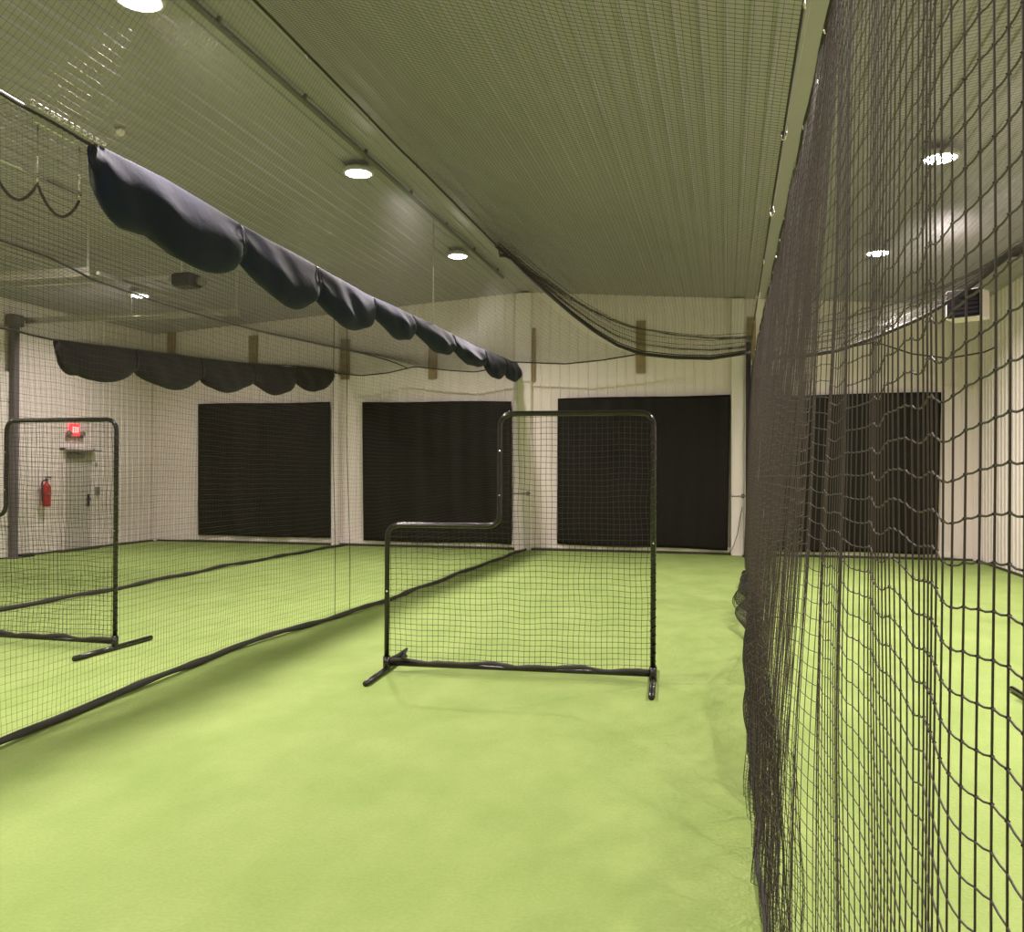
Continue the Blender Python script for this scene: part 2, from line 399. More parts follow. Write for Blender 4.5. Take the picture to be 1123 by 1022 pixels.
cuts1 = [(101, 165), (263, 247), (346, 292), (408, 324), (452, 345), (496, 366), (531, 382), (553, 393), (571, 400)]
lows1 = [(205, 291), (318, 338), (382, 361), (440, 374), (484, 389), (518, 402), (544, 416), (563, 419)]
cur1, Ys1 = curtain('swagged_curtain', XA, zt1, cuts1, lows1, M['navy'], 'long navy black swagged curtain tied up under the cable of the middle net wall')
cuts2 = [(61, 373), (148, 384), (220, 393), (278, 399), (323, 402), (365, 406)]
lows2 = [(108, 420), (190, 428), (248, 431), (304, 434), (345, 430)]
cur2, Ys2 = curtain('swagged_curtain', XB, zt2, cuts2, lows2, M['blackvinyl'], 'short black swagged curtain high over the left cage, in front of the far wall', width=.10, seed=3)
# white zip ties along the cable before the navy curtain
for k in range(12):
    yy = onX(36+k*7.0, 124+k*2.9, XA)[1]; zz = float(zt1(yy))
    MB().box((XA, yy, zz+.045), (.018, .045, .035), bev=.004).build('clip', M['chrome'], net1)
for k in range(7):
    yy = onX(40+k*6.5, 130+k*2.9, XA)[1]; zz = float(zt1(yy))-.045
    MB().box((XA, yy, zz), (.015, .03, .05), bev=.003).build('clip', M['chrome'], net1)

# --- right-hand net: close to the camera, folded, running to the far wall
def Xtop(Y): return .47+.003*Y
xbY = [-2, .9, 1.3, 1.9, 2.6, 3.2, 5.2, 7.0, 10.5, 12.9, 18.5]; xbX = [.30, .255, .25, .24, .20, .14, .165, .21, .29, .34, .42]
def Xbot(Y): return np.interp(Y, xbY, xbX)
def Ztop3(Y): return np.interp(Y, [-2, 4, 9, 18.5], [3.92, 3.86, 3.82, 3.78])
def surf3(Y, t):
    zt = Ztop3(Y); z = .02+(zt-.02)*t
    near = 1/(1+np.exp((Y-2.8)*2.0))       # the near stretch hangs flat
    tt = np.clip(t, 0, 1)**1.15
    xm = Xbot(Y)*(1-tt)+Xtop(Y)*tt
    flat = .25+0*Y
    x = xm*(1-near)+flat*near
    amp = (.005+.026/(1+np.exp(-(Y-3.3)*2.0)))*(.55+.45*np.minimum(1, (1-t)*1.5))*np.minimum(1, .35+(1-t)*4)
    ph = 2*PI*Y/.42+1.1*np.sin(Y*1.9)+.5*wob(Y, z*.8, 4)
    x = x+amp*np.sin(ph)+.25*amp*np.sin(1.6*ph+1.3)
    x = x+.012*wob(Y*1.5, z*.7, 9)
    yy = Y+.15*amp*np.sin(2*ph+.8)
    return np.stack([x, yy, z], -1)
net3 = empty('hanging_net', (0, 0, 0), 'black net wall close on the right, big knotted squares, hanging to the turf', 'net', 'hanging net walls between the cages')
ys = np.concatenate([np.arange(.2, 3.2, .040), np.arange(3.2, BACK-.12, .024)]); rj = np.random.default_rng(3)
ys = ys+.005*wob(ys*6, ys*0, 11)
tv = np.linspace(0, 1, 84)
Pv = surf3(ys[:, None]+0*tv[None], tv[None]+0*ys[:, None])
th = np.linspace(0, 1, 84)
yh = ys
Ph = surf3(yh[None]+0*th[:, None], th[:, None]+0*yh[None])
def hang(P):   # small vertical wander of the mesh rows
    P[..., 2] += (.011*wob(P[..., 1]*4.5, P[..., 2]*1.1, 21)+.006*wob(P[..., 1]*14, P[..., 2]*2, 22))*np.minimum(1, P[..., 2]*4)
    return P
Pv = hang(Pv); Ph = hang(Ph)
# twine sags a little between knots on the near rows
nn = int(np.searchsorted(ys, 3.2))
near_rows = Ph[:, :nn]
mid = (near_rows[:, :-1]+near_rows[:, 1:])/2; mid[..., 2] -= .0016
fine = np.empty((Ph.shape[0], 2*nn-1, 3)); fine[:, 0::2] = near_rows; fine[:, 1::2] = mid
K = near_rows[28:66].reshape(-1, 3)
net_mesh('netting', [strands(Pv[:nn], .00135, 5), strands(Pv[nn-1:, ::2], .0017, 3), strands(fine, .00125, 5), strands(Ph[:, nn-1:], .0016, 3)],
    M['netnear'], net3, knots=(K, .0030), smooth=False)
# doubled skirt of slack netting along the floor
def skirt(Y, t):
    amp = .05+.03*np.sin(Y*1.7)
    ph = 2*PI*Y/.30+1.2*np.sin(Y*2.3)+.6
    x = Xbot(Y)+.03+amp*np.sin(ph)*(1-.5*t)-.03*t+.02*wob(Y*2, t*2, 5)
    return np.stack([x, Y+.02*np.sin(ph*1.7), .012+.85*t+.05*np.sin(Y*1.3)*t], -1)
ysk = np.arange(2.7, 6.0, .030); tk = np.linspace(0, 1, 20)
Pk = skirt(ysk[:, None]+0*tk[None], tk[None]+0*ysk[:, None]); Pk2 = np.swapaxes(skirt(ysk[:, None]+0*tk[None], tk[None]+0*ysk[:, None]), 0, 1)
net_mesh('slack_skirt', [strands(Pk, .0013), strands(Pk2, .0013)], M['net'], net3)
# side loop of loose netting at the foot, and the ruffle farther on
def loop(Y, t):
    a = PI*t; L = np.sin(PI*np.clip((Y-4.6)/(8.7-4.6), 0, 1))**.6
    x = Xbot(Y)-.06*L*np.sin(a)*(1+.2*np.sin(Y*7))
    return np.stack([x+.006*np.sin(Y*11), Y+0*t, .02+.60*L*t*(1+.1*np.sin(3*Y))], -1)
yl = np.arange(4.6, 8.7, .028); tl = np.linspace(0, 1, 18)
Pl = loop(yl[:, None]+0*tl[None], tl[None]+0*yl[:, None])
net_mesh('slack_loop', [strands(Pl, .0013), strands(np.swapaxes(Pl, 0, 1), .0013)], M['net'], net3)
def ruff(Y, t):
    L = np.interp(Y, [8.9, 9.6, 10.4, 12, 14, 15.5], [.05, .22, .36, .24, .16, .04])
    x = Xbot(Y)-(.05+.42*L)*(np.sin(PI*t)**.7)*(.55+.45*np.sin(Y*8+2*np.sin(Y*3)))
    return np.stack([x, Y+.03*np.sin(9*t+Y), .015+L*1.1*t], -1)
yl = np.arange(8.9, 15.5, .018); tl = np.linspace(0, 1, 22)
Pl = ruff(yl[:, None]+0*tl[None], tl[None]+0*yl[:, None])
net_mesh('slack_ruffle', [strands(Pl, .0016), strands(np.swapaxes(Pl, 0, 1), .0016)], M['net'], net3)
yc = np.arange(-1.5, BACK, .25)
MB().tube([(Xtop(y), y, Ztop3(y)+.02) for y in yc], .006, 6).build('top_cable', M['cable'], net3, True)
MB().tube([(Xtop(y)+.006*math.sin(y*5), y, Ztop3(y)-.015+.01*math.sin(y*4.8)) for y in yc], .013, 6).build('edge_rope', M['rope'], net3, True)
yc = np.arange(.5, BACK-.1, .05)
Ph0 = surf3(yc, yc*0)
hem_tube('weighted_hem', [(float(Xbot(y))+.012*math.sin(y*6), y, .02+.006*math.sin(y*9)) for y in yc], .013, M['rope'], net3, 8)
# carabiners
def carabiner(name, loc, parent, s=1.0, m=None):
    mb = MB(); L = []
    for j in range(17):
        a = 2*PI*j/16; L.append((.012*s*math.sin(3*a)*.3, .016*s*math.cos(a), .034*s*math.sin(a)))
    mb.tube(L, .0045*s, 6, cap=False)
    o = mb.build(name, m or M['chrome'], parent, True); o.location = loc; return o
c0 = None
for k, yy in enumerate(np.arange(3.9, BACK-.4, .66)):
    loc = (Xtop(yy)+.004, yy+.05*math.sin(k*2.1), Ztop3(yy)-.012)
    if c0 is None: c0 = carabiner('clip', loc, net3, 1.25)
    else: c = c0.copy(); C.objects.link(c); c.parent = net3; c.location = loc
    c = c0 if k == 0 else c
    c.rotation_euler = (0.3*math.sin(k), 0, math.sin(k*1.7)*1.2)
# dark pole at the far end that the net is laced to
p = onY(822, 400, BACK-.35)
pl = MB(); pl.tube([(p[0]-.02, BACK-.3, .0), (p[0]-.02, BACK-.3, 4.25)], .05, 12); pl.box((p[0]-.02, BACK-.3, .012), (.22, .22, .024), bev=.004)
pl.box((p[0]-.02, BACK-.2, 3.5), (.09, .2, .09), bev=.01)
tag(pl.build('net_post', M['dark'], smooth=False), 'dark upright post by the far wall at the end of the right net', 'post')

# --- overhead nets
def grid_net(root, fun, U, Vv, rad, su=3, sv=3, name='netting', m=None):
    """fun(u,v) with u across, v along; U,Vv arrays of strand places"""
    uu = np.linspace(U[0], U[-1], max(3, len(U)//su)); vv = np.linspace(Vv[0], Vv[-1], max(3, len(Vv)//sv))
    A = fun(U[:, None]+0*vv[None], vv[None]+0*U[:, None]); B = fun(uu[None]+0*Vv[:, None], Vv[:, None]+0*uu[None])
    return net_mesh(name, [strands(A, rad, 3, (0, 0, 1)), strands(B, rad, 3, (0, 0, 1))], m or M['net'], root)
def edge(root, pts, r=.012, name='edge_rope', m=None): return MB().tube(pts, r, 6).build(name, m or M['rope'], root, True)

# middle cage
def XceilR(Y): return .335+.005*Y
YB = 15.0
bp_ = np.array([onY(px, py, YB) for px, py in ((548, 270), (575, 298), (600, 321), (628, 345), (653, 364), (678, 379), (703, 388), (740, 392), (780, 393), (825, 386))])
XM0 = -3.35
def Zr(Y): return Ztop3(Y)-.02
def mid_net(u, v):
    Y = v; XLm = np.interp(Y, [0, 13, YB], [XM0, XM0, bp_[0, 0]])
    X = XLm+(XceilR(Y)-XLm)*u
    zl = np.interp(Y, [0, 8, 13.5, YB], [5.10, 5.08, 5.05, bp_[0, 2]])
    flat = zl*(1-u)+Zr(Y)*u-.10*4*u*(1-u)
    zb = np.interp(X, bp_[:, 0], bp_[:, 2])
    w = np.clip((Y-9.0)/(YB-9.0), 0, 1)**2.2
    return np.stack([X, Y+0*u, np.minimum(flat*(1-w)+zb*w+.012*wob(X*2, Y*1.2, 31)*(1-w), cz(X)-.08)], -1)
oh1 = empty('overhead_net', (0, 0, 0), 'black net over the middle cage, sagging low at its far end', 'net', 'nets strung under the ceiling')
grid_net(oh1, mid_net, np.linspace(0, 1, 84), np.arange(.3, YB, MESH), .0013)
uu = np.linspace(0, 1, 40); vv = np.linspace(.3, YB, 60)
edge(oh1, mid_net(vv*0, vv), .012)
edge(oh1, mid_net(uu, uu*0+YB), .030, 'gathered_edge')
grid_net(oh1, lambda u, v: mid_net(u, v)+np.stack([0*u+0*v, 0*u+0*v, .03+.05*np.sin((YB-v)*9)+0*u], -1), np.linspace(0, 1, 110), np.arange(YB-1.3, YB, .026), .0013, name='gathered_netting')
# folds gathered above the sagging edge
for k in range(5):
    off = .05+.075*k
    P = mid_net(np.linspace(.05, .98, 36), np.full(36, YB-.05-.12*k)); P[:, 2] += off*.6; 
    edge(oh1, P, .004 if k else .010, 'fold_cord')
yc = np.arange(.3, YB+.2, .3); edge(oh1, [(XceilR(y), y, Ztop3(y)) for y in yc], .008, 'side_cable', M['rope'])
for k, yy in enumerate((4.35, 6.0, 7.7, 9.4, 11.2, 13.0)):
    c = carabiner('clip', (XceilR(yy), yy, Ztop3(yy)-.01), oh1, 1.2); c.rotation_euler = (0, 0, k)
for py in (40, 110, 165, 235):
    yy = onX(300+py*.95, py, XM0)[1]
    P = mid_net(np.array([0.0]), np.array([yy]))[0]
    c = carabiner('clip', tuple(P), oh1, 1.2)

# strip between the cable of the navy curtain and the middle net
bp2 = np.array([onY(px, py, BACK-.9) for px, py in ((566, 397), (590, 398), (620, 399), (660, 395), (703, 388))])
def strip_net(u, v):
    Y = v; e = np.clip((Y-11)/(BACK-.9-11), 0, 1)
    XRr = XM0*(1-e**2)+bp2[-1, 0]*e**2
    X = XA+(XRr-XA)*u
    zr = np.interp(Y, [0, 8, 13, BACK-.9], [5.06, 5.03, 4.8, bp2[-1, 2]])
    flat = zt1(Y)*(1-u)+zr*u-.12*4*u*(1-u)
    zb = np.interp(X, bp2[:, 0], bp2[:, 2]); w = e**3
    return np.stack([X, Y+0*u, flat*(1-w)+zb*w], -1)
oh2 = empty('overhead_net', (0, 0, 0), 'narrow strip of fine net between the navy curtain and the middle overhead net', 'net', 'nets strung under the ceiling')
grid_net(oh2, strip_net, np.linspace(0, 1, 26), np.arange(1.0, BACK-.9, MESH), .0011)
edge(oh2, strip_net(np.linspace(0, 1, 24), np.full(24, BACK-.9)), .014)
# left cage
XR_ = -6.5
bp3 = np.array([onY(px, py, BACK-.8) for px, py in ((366, 409), (395, 412), (425, 409), (455, 402), (490, 406), (520, 408), (560, 401))])
rope_pts = [(-200, 170), (0, 263), (60, 284), (98, 305), (158, 326), (205, 341), (280, 362), (340, 375), (400, 388), (455, 401)]
rp = []
for i, (px, py) in enumerate(rope_pts):
    Xr = XR_ ; rp.append(onX(px, py, Xr))
rp = np.array(rp); rp = rp[(rp[:, 1] > 0)]; rp = rp[rp[:, 1].argsort()]
print('rope', rp[[0, -1]])
def left_net(u, v):
    Y = v; X = XB+(XA-XB)*u; zr = np.interp(Y, rp[:, 1], rp[:, 2]); um = (XR_-XB)/(XA-XB)
    a = np.where(u < um, u/um, (u-um)/(1-um))
    z = np.where(u < um, zt2(Y)*(1-a)+zr*a, zr*(1-a)+zt1(Y)*a)-.10*4*a*(1-a)
    zb = np.interp(X, bp3[:, 0], bp3[:, 2]); w = np.clip((Y-14.5)/(BACK-.8-14.5), 0, 1)**2
    return np.stack([X, Y+0*u, z*(1-w)+zb*w], -1)
oh3 = empty('overhead_net', (0, 0, 0), 'black net hung over the left cage, creased along a middle rope', 'net', 'nets strung under the ceiling')
grid_net(oh3, left_net, np.linspace(0, 1, 92), np.arange(3.0, BACK-.8, MESH), .0012)
yy = np.linspace(3.0, BACK-.8, 50); um = (XR_-XB)/(XA-XB)
edge(oh3, left_net(yy*0+um, yy), .012, 'middle_rope')
edge(oh3, left_net(np.linspace(0, 1, 40), np.full(40, BACK-.8)), .013)
# right cage
YR = 13.4
bp4 = np.array([onY(px, py, YR) for px, py in ((846, 392), (880, 391), (920, 384), (960, 370), (1010, 349), (1050, 325), (1080, 303), (1105, 280))])
def right_net(u, v):
    Y = v; xl = Xtop(Y); X = xl+(XR-.15-xl)*u
    flat = Ztop3(Y)*(1-u)+4.72*u-.1*4*u*(1-u)
    zb = np.interp(X, bp4[:, 0], bp4[:, 2]); w = np.clip((Y-9)/(YR-9), 0, 1)**2.2
    return np.stack([X, Y+0*u, np.minimum(flat*(1-w)+zb*w, cz(X)-.08)], -1)
oh4 = empty('overhead_net', (0, 0, 0), 'black net over the right-hand cage, its far edge curving down from the corner', 'net', 'nets strung under the ceiling')
grid_net(oh4, right_net, np.linspace(0, 1, 72), np.arange(2.0, YR, MESH), .0012)
edge(oh4, right_net(np.linspace(0, 1, 40), np.full(40, YR)), .030, 'gathered_edge')
grid_net(oh4, lambda u, v: right_net(u, v)+np.stack([0*u+0*v, 0*u+0*v, .03+.05*np.sin((YR-v)*9)+0*u], -1), np.linspace(0, 1, 100), np.arange(YR-1.3, YR, .026), .0013, name='gathered_netting')
bp5 = [onY(px, py, BACK-1.2) for px, py in ((846, 392), (905, 386), (960, 375), (1000, 388), (1040, 393), (1080, 386), (1123, 366))]
edge(oh4, bp5, .015)
for k in range(4):
    P = right_net(np.linspace(.05, .98, 30), np.full(30, YR-.1-.13*k)); P[:, 2] += .03+.03*k; edge(oh4, P, .004, 'fold_cord')

# ------------------------------------------------------------------ black covers on the far wall
covers = [((218, 443), (362, 441), (363, 590), (218, 586.5), 'black cover on the far wall below the short black curtain, leftmost of four'),
          ((398, 441), (561, 440), (561, 596.5), (399, 593), 'black cover on the far wall behind the low arm of the middle screen'),
          ((612, 437), (801, 433), (798, 603), (611, 597), 'creased black cover on the far wall behind the tall side of the middle screen'),
          ((838, 434), (1032, 430), (1028, 607.5), (838, 604), 'black cover on the far wall seen through the right net')]
for k, (a, b_, c, d_, lab) in enumerate(covers):
    Yc = BACK-.11; q = [onY(*p, Yc) for p in (a, b_, c, d_)]
    nx, nz = 60, 44; o0 = (q[0]+q[1]+q[2]+q[3])/4; V = []
    for side in (0, 1):
        for j in range(nz+1):
            t = j/nz
            for i in range(nx+1):
                s = i/nx; P = (q[0]*(1-s)+q[1]*s)*(1-t)+(q[3]*(1-s)+q[2]*s)*t
                f = .018*math.sin(s*23+1.5*math.sin(t*3+k))*(.3+.7*t)+.012*math.sin(s*51+k*2)
                if k == 2: f += .030*math.exp(-((s-.30)**2)/.03)*math.sin(9*(t+2.6*(s-.30)**2*4))*(1-t)+.02*math.exp(-((s-.52)/.08)**2)
                V.append((P[0]-o0[0], P[1]-f-.012-(.012 if side == 0 else 0)-o0[1], P[2]-o0[2]+.012*math.sin(s*9+k)*(t > .97)+.008*math.sin(s*7+k*3)*(1-t)))
    n = (nx+1)*(nz+1); Fc = []
    for j in range(nz):
        for i in range(nx):
            w = j*(nx+1)+i; Fc.append((w, w+nx+1, w+nx+2, w+1)); Fc.append((n+w, n+w+1, n+w+nx+2, n+w+nx+1))
    for i in range(nx): Fc.append((i, i+1, n+i+1, n+i)); w = nz*(nx+1)+i; Fc.append((w, n+w, n+w+1, w+1))
    for j in range(nz):
        w = j*(nx+1); Fc.append((w, n+w, n+w+nx+1, w+nx+1)); w += nx; Fc.append((w, w+nx+1, n+w+nx+1, n+w))
    o = make('blackout_cover', V, Fc, M['tarp'], None, True); o.location = o0
    tag(o, lab, 'curtain', 'black covers over the far wall openings')

# wooden anchor boards
boards = [(184, 192, 364, 388, 'above the near end of the short black curtain'), (273, 282, 368, 398, 'behind the top of the short black curtain'),
          (374, 383, 372, 416, 'beside the far end of the short black curtain'), (470, 479, 376, 415, 'under the middle of the navy curtain'),
          (578, 587, 360, 418, 'at the far end of the navy curtain'), (698, 708, 352, 409, 'behind the sagging middle net'), (820, 829, 348, 394, 'at the far end of the right net')]
for (a, b_, c, d_, lab) in boards:
    P = onY(a, c, BACK-.05); Q = onY(b_, d_, BACK-.05)
    o = MB().box((0, 0, 0), (Q[0]-P[0], .05, P[2]-Q[2]), bev=.005).build('wood_board', M['wood']); o.location = ((P[0]+Q[0])/2, BACK-.045, (P[2]+Q[2])/2)
    tag(o, 'bare wooden board on far wall '+lab, 'board', 'wooden boards along the top of the far wall')
# net anchors at cable ends
for X, z in ((XA, float(zt1(18))), (XB, float(zt2(18)))):
    mb = MB(); mb.box((X+.02, BACK-.10, z-.02), (.16, .12, .07), bev=.01); mb.tube([(X, BACK-.15, z), (X, BACK-.3, z)], .012, 6)
    tag(mb.build('cable_anchor', M['grey']), 'grey cable anchor on the far wall at the end of the '+('navy curtain' if X == XA else 'short black curtain'), 'anchor', 'cable anchors')
# slide bars between covers
for a, b_, y, lab in ((563, 582, 541, 'short grey bar on the white wall behind the middle screen'), (801, 818, 544, 'short grey bar on the white wall beside the right net')):
    P = onY(a, y, BACK-.19); Q = onY(b_, y, BACK-.19); mb = MB(); mb.tube([P, Q], .012, 8); mb.box(tuple(Q-np.array([.06, -.03, 0])), (.07, .06, .09), bev=.01)
    tag(mb.build('wall_bar', M['grey']), lab, 'bar')
pts = [onY(px, py, BACK-.21) for px, py in ((814, 556), (811, 572), (809, 585), (804, 600), (800, 606))]
tag(MB().tube(rounded(pts, .05, 3), .006, 6).build('wall_wire', M['dark'], smooth=True), 'thin dark cord hanging on the white wall beside the right net', 'cord')

# ------------------------------------------------------------------ L-screens
TW, TH = 2.16, 2.13
BL = onZ(424, 737, 0.0); BR = onZ(716, 750, 0.0)
dv = BR-BL; TW = float(np.linalg.norm(dv)); rz0 = math.atan2(dv[1], dv[0])
def on_plane(px, py):   # returns (s, z) on the screen's own plane
    d = ray(px, py); n = np.array([-dv[1], dv[0], 0]); t = np.dot(BL, n)/np.dot(d, n); P = d*t+np.array([0, 0, EYE])
    return float(np.dot(P-BL, dv)/TW), float(P[2])
sn, zn = on_plane(548, 577); _, ztop = on_plane(640, 453)
print('screen', TW, 'notch', sn, zn, 'top', ztop, BL, BR)
def make_screen():
    o = empty('pitching_screen', (0, 0, 0), 'x', 'pitching screen', 'L shaped pitching screens')
    R = .021; zb = .075
    path = rounded([(0, 0, zb), (0, 0, zn), (sn, 0, zn), (sn, 0, ztop), (TW, 0, ztop), (TW, 0, zb)], .115, 8)
    MB().tube(path, R, 12).build('frame', M['pipe'], o, True)
    MB().tube([(0, 0, zb), (TW, 0, zb)], R, 12).build('bottom_rail', M['pipe'], o, True)
    for s in (0, TW):
        mb = MB(); mb.tube([(s, -.52, .024), (s, .52, .024)], .024, 10); mb.tube([(s, 0, .02), (s, 0, .13)], .031, 10)
        mb.build('foot', M['pipe'], o, True)
    for s, z in ((.005, zn*.55), (sn, zn+.25), (sn, ztop-.3), (TW, 1.1)):
        MB().tube([(s, -.03, z), (s, .03, z)], .008, 6).build('bolt', M['chrome'], o, True)
    # netting
    g = MESH; sl = np.arange(.03, TW-.02, g); P = []
    def bow(s, z): return .05*np.sin(PI*s/TW)*np.sin(PI*np.clip(z/1.2, 0, 1))+.012*wob(s*4, z*4, 41)
    tt = np.linspace(0, 1, 26)
    A = []
    for s in sl:
        h = zn if s < sn else ztop; z = zb+.01+(h-zb-.02)*tt
        A.append(np.stack([s+.010*wob(z*3, z*0+s*3, 42)*np.sin(PI*tt), bow(s, z), z], -1))
    H = []
    for z in np.arange(zb+.02, ztop-.01, g):
        a = 0.0 if z < zn-.01 else sn; x = a+(TW-a)*tt
        sag = -.02*np.sin(PI*tt)*(.5+.5*math.sin(z*5))
        H.append(np.stack([x, bow(x, z+0*x), z+sag+.008*wob(x*4, z*3+0*x, 43), ], -1))
    net_mesh('netting', [strands(np.array(A), .0020, 3, (0, 1, 0)), strands(np.array(H), .0020, 3, (0, 1, 0))], M['net'], o)
    # netting gathered round the bottom rail
    xs = np.linspace(.03, TW-.03, 80)
    hem_tube('gathered_netting', [(x, -.005+.01*math.sin(x*9), zb+.02+.012*math.sin(x*13)*math.sin(x*4+1)) for x in xs], .019, M['rope'], o, 12)
    mb = MB(); mb.tube([(.02, .0, zb+.03), (.10, .02, zb+.06), (.17, .0, zb+.12), (.14, -.02, zb+.05), (.2, 0, zb+.02)], [.012, .022, .014, .018, .01], 8); mb.build('net_knot', M['rope'], o, True)
    # lacing cords round the frame
    mb = MB()
    for k, q in enumerate(path[::1]): pass
    L = []
    for i in range(300):
        t = i/299; z = zb+.1+(ztop-.25-zb)*t; a = t*2*PI*26; L.append((TW+.023*math.cos(a), .023*math.sin(a), z))
    mb.tube(L, .0025, 4); mb.build('lacing_cord', M['rope'], o, True)
    return o
s0 = make_screen(); s0.location = (BL[0], BL[1], 0); s0.rotation_euler = (0, 0, rz0)
s0['label'] = 'black L shaped pitching screen standing on the turf in the middle cage'
s1 = copy_tree(s0); r1 = rz0-math.radians(4.5); BR1 = onZ(126, 713, 0)
s1.location = (BR1[0]-TW*math.cos(r1), BR1[1]-TW*math.sin(r1), 0); s1.rotation_euler = (0, 0, r1)
s1['label'] = 'black L shaped pitching screen in the left cage, cut by the picture edge'
s2 = copy_tree(s0); r2_ = rz0
back = onZ(1110, 756, .02); s2.location = (back[0]+.52*math.sin(r2_), back[1]-.52*math.cos(r2_), 0); s2.rotation_euler = (0, 0, r2_)
s2['label'] = 'black pitching screen in the right-hand cage, only a foot tip showing'

# ------------------------------------------------------------------ left wall fittings
e0 = onX(84, 472, XL+.1)
es = empty('exit_sign', (XL+.03, e0[1], e0[2]-.09), 'glowing red exit sign with side lamps above the left wall door', 'sign')
MB().box((.03, 0, .10), (.06, .25, .25), bev=.01).build('sign_face', M['exit'], es)
lt = MB(); w_, h_ = .05, .12; x_ = .062
def bar(y, z, dy, dz): lt.box((x_, y*.72, z), (.008, dy*.72, dz))
yb = -.135
# the word is read from the room: +Y runs to the reader's right
def lE(y): bar(y+.008, .10, .016, h_); [bar(y+.025, .10+k*(h_/2-.008), .05, .016) for k in (-1, 0, 1)]
def lX(y):
    for sg in (-1, 1):
        for i in range(7): t = i/6-.5; bar(y+.025+sg*t*.045, .10+t*(h_-.016), .016, .022)
lE(yb); lX(yb+.072); bar(yb+.072*2+.025, .10, .016, h_)
bar(yb+.072*3+.025-.02, .10+h_/2-.008, .05, .016); bar(yb+.072*3+.005, .10, .016, h_)
lt.build('lettering', M['exitl'], es)
for sg in (-1, 1):
    mb = MB(); mb.lathe((0, 0, 0), [(.0001, -.05), (.04, -.05), (.058, -.01), (.058, .03), (.0001, .035)], 16)
    o = mb.build('side_lamp', M['grey'], es, True); o.location = (.06, sg*.19, .03); o.rotation_euler = (0, math.radians(70), 0)
MB().box((.02, 0, -.05), (.04, .5, .05), bev=.006).build('bracket', M['grey'], es)
f0 = onX(51, 540, XL+.12)
fe = empty('fire_extinguisher', (f0[0], f0[1], f0[2]-.28), 'red fire extinguisher hung on the left wall beside the exit door', 'fire extinguisher')
MB().lathe((0, 0, 0), [(.0001, 0), (.07, 0), (.08, .02), (.08, .38), (.065, .43), (.03, .46), (.022, .50), (.0001, .50)], 24).build('cylinder', M['red'], fe, True)
mb = MB(); mb.box((0, 0, .53), (.03, .05, .05), bev=.005); mb.box((.0, .05, .575), (.02, .16, .015)); mb.box((.0, .05, .545), (.02, .14, .012)); mb.build('valve', M['dark'], fe)
MB().tube(rounded([(0, -.02, .53), (0, -.13, .5), (0, -.12, .2), (0, -.10, .1)], .06, 5), .011, 8).build('hose', M['dark'], fe, True)
MB().box((-.075, 0, .3), (.06, .05, .18), bev=.006).build('wall_bracket', M['grey'], fe)
tag(MB().box((.0, 0, .26), (.166, .10, .02)).build('band', M['grey'], fe))
g0 = onX(107, 538, XL+.03)
mb = MB(); mb.box((0, 0, 0), (.03, .13, .16), bev=.006); mb.box((.03, 0, 0), (.04, .02, .04), bev=.004)
o = mb.build('switch_box', M['grey']); o.location = g0; tag(o, 'small grey switch box on the left wall, just right of the exit door', 'switch')
# post
ps = onX(15, 480, XL+.12)
mb = MB(); ztp = onX(12, 345, XL+.12)[2]; mb.box((XL+.115, ps[1], ztp/2), (.14, .13, ztp), bev=.01); mb.box((XL+.13, ps[1], ztp-.1), (.2, .26, .22), bev=.015); mb.box((XL+.13, ps[1], .012), (.22, .24, .024))
tag(mb.build('steel_post', M['post']), 'dark steel post against the left wall, left of the fire extinguisher', 'post')
# little dark block at the foot of wall
g1 = onX(28, 603, XL+.15); tag(MB().box((XL+.17, g1[1], .035), (.1, .35, .07), bev=.01).build('doorstop_block', M['dark']), 'small dark block on the floor between post and exit door', 'block')

# overhead door gear in the left cage
HZ = EYE+2.8
ta = onZ(92, 300, HZ); tb = onZ(262, 344, HZ); tn = onZ(128, 348, HZ)
print('tracks', ta, tb)
def track(name, y, x1, lab, hx):
    mb = MB(); Lx = x1-(XL+.2)
    for dz, dy in ((0, 0), (.05, .03), (-.05, .03)): pass
    o = empty(name, (x1, y, HZ), lab, 'door track', 'garage door tracks')
    c = MB(); c.box((-Lx/2, 0, .028), (Lx, .05, .006)); c.box((-Lx/2, 0, -.028), (Lx, .05, .006)); c.box((-Lx/2, .025, 0), (Lx, .006, .06)); c.box((-Lx/2, -.02, 0.06), (Lx, .006, .05))
    c.build('rail', M['galv'], o)
    for h in hx: ch = float(cz(x1+h)); MB().box((h, 0, (ch-HZ)/2), (.035, .012, ch-HZ-.02)).build('hanger', M['galv'], o)
    MB().tube([(-.02, .03, -.03), (-.02, .38, -.10)] if y > 13 else [(0, 0, 0), (0, .25, -.03)], .014, 6).build('brace', M['galv'], o)
    return o
track('door_track', float(ta[1]), float(ta[0])+.1, 'pale steel track hung below the ceiling, nearer of two beside the door opener', (-.03, -2.4))
track('door_track', float(tb[1]), float(tb[0]), 'pale steel track below the ceiling, farther from the camera behind the door opener', (-.05, -2.2))
MB_ = MB(); rx = (ta[0]+tb[0])/2
MB_.box((float(rx), float(ta[1]+tb[1])/2, HZ-.0), (.05, float(tb[1]-ta[1]), .05))
tag(MB_.build('cross_rail', M['galv']), 'pale steel cross rail joining the two door tracks', 'rail')
op = onZ(205, 308, HZ+.12)
oo = empty('door_opener', tuple(op), 'dark boxy garage door opener hung below the ceiling in the left cage', 'door opener')
mb = MB(); mb.box((0, 0, 0), (.36, .34, .20), bev=.03); mb.build('motor_case', M['dark'], oo)
MB().box((.22, .05, -.01), (.10, .2, .12), bev=.03).build('lamp_cover', M['grey'], oo)
Lr = op[0]-XL-.1; c = MB(); c.box((-Lr/2-.15, 0, .07), (Lr-.3, .05, .05)); c.build('drive_rail', M['galv'], oo)
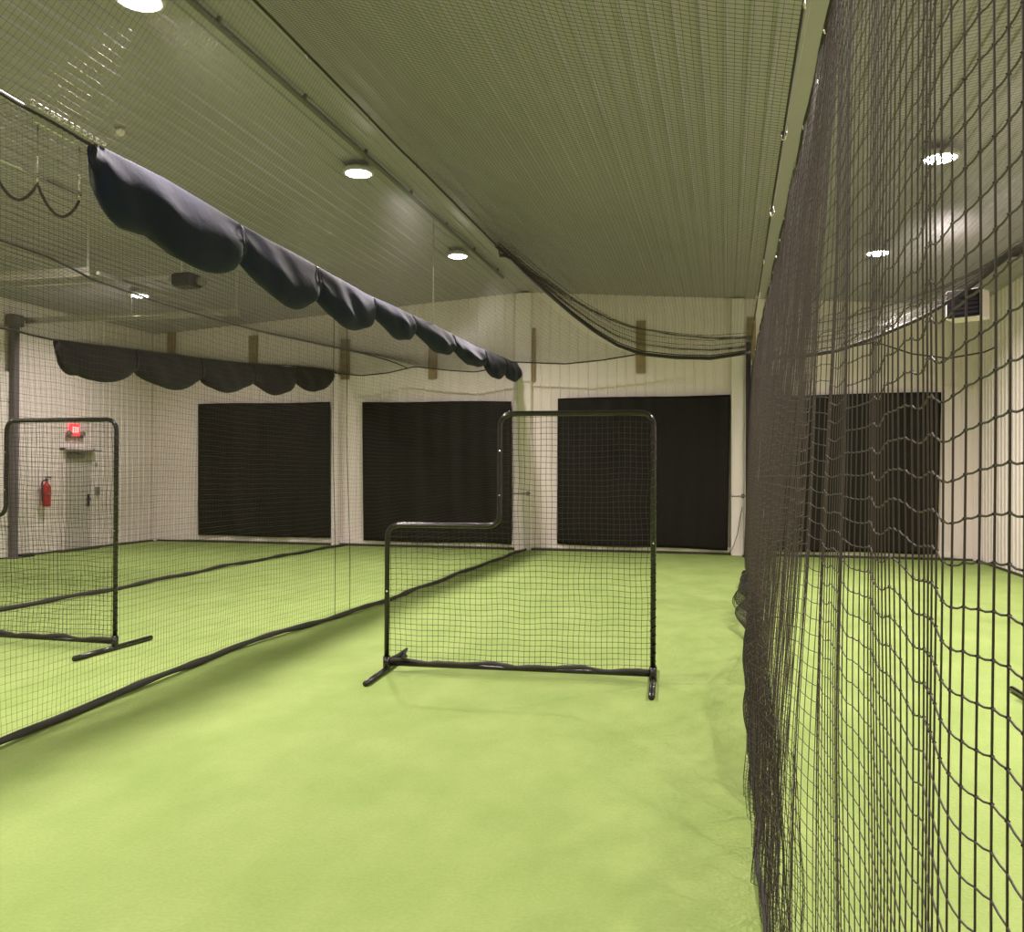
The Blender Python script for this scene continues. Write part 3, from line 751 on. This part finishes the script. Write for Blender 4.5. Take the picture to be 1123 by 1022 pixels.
ch = float(cz(op[0]))
for sy in (-.13, .13): MB().box((0, sy, (ch-op[2])/2+.05), (.03, .008, ch-op[2]-.12)).build('hanger', M['galv'], oo)

# white rail with looped cord at far upper left
ra = onZ(-60, 149, 4.75); rb = onZ(88, 213, 4.75)
print('rail', ra, rb)
rr = empty('hanging_rail', tuple(rb), 'thin white rail under the ceiling at upper left with a looped cord', 'rail')
dr = ra-rb
MB().tube([(0, 0, 0), tuple(dr)], .026, 8).build('rail', M['chrome'], rr, True)
for t in (0.01, .36, .7):
    P = dr*t; MB().tube([(P[0], P[1], -.08), (P[0], P[1], float(cz(rb[0]+P[0]))-4.77)], .010, 8).build('hanger', M['chrome'], rr, True)
L = []
for k in range(3):
    t0, t1 = ((0.01, .36), (.36, .7), (.7, 1))[k]
    for j in range(12): s = j/12; P = dr*(t0+(t1-t0)*s); L.append((P[0], P[1], -.08-.32*math.sin(PI*s)**.8*.8))
MB().tube(L, .016, 6).build('looped_cord', M['rope'], rr, True)

# small round white cap on the ceiling near the navy curtain
p = onZ(132, 145, 5.3); p = onZ(132, 145, float(cz(p[0]))-.05); mb = MB(); mb.lathe((p[0], p[1], float(cz(p[0]))-.02), [(.0001, .0), (.045, -.0), (.05, -.03), (.035, -.06), (.0001, -.07)][::1], 16)
tag(mb.build('ceiling_fixture', M['trimw'], smooth=True), 'small round white cap on the ceiling above the near end of the navy curtain', 'ceiling fitting')

# heater hung in the far right corner
hp = onY(1056, 333, 14.6)
hh = empty('unit_heater', tuple(hp), 'black heater with a white casing hung high in the far right corner', 'heater', rz=math.radians(-32))
MB().box((0, .2, 0), (.50, .38, .44), bev=.015).build('casing', M['trimw'], hh)
mb = MB(); mb.box((0, 0, 0), (.46, .03, .40), bev=.008)
for k in range(6): mb.box((0, -.02, -.16+k*.064), (.42, .02, .012))
mb.build('louvre_grille', mat('matt_black_louvre', (.008, .007, .008), .9, spec=.1), hh)
for sx in (-.2, .2): MB().tube([(sx, .2, .2), (sx, .2, float(cz(hp[0]+.3))-hp[2]-.03)], .008, 6).build('hanger', M['galv'], hh, True)

# ------------------------------------------------------------------ world & view
w = bpy.data.worlds.new('world'); bpy.context.scene.world = w; w.use_nodes = True
w.node_tree.nodes['Background'].inputs[0].default_value = (.5, .55, .6, 1); w.node_tree.nodes['Background'].inputs[1].default_value = .02
sc = bpy.context.scene
sc.view_settings.view_transform = 'Standard'; sc.view_settings.look = 'None'; sc.view_settings.gamma = 1; sc.view_settings.use_curve_mapping = False
sc.view_settings.exposure = 1.12
sc.cycles.max_bounces = 8; sc.cycles.diffuse_bounces = 5
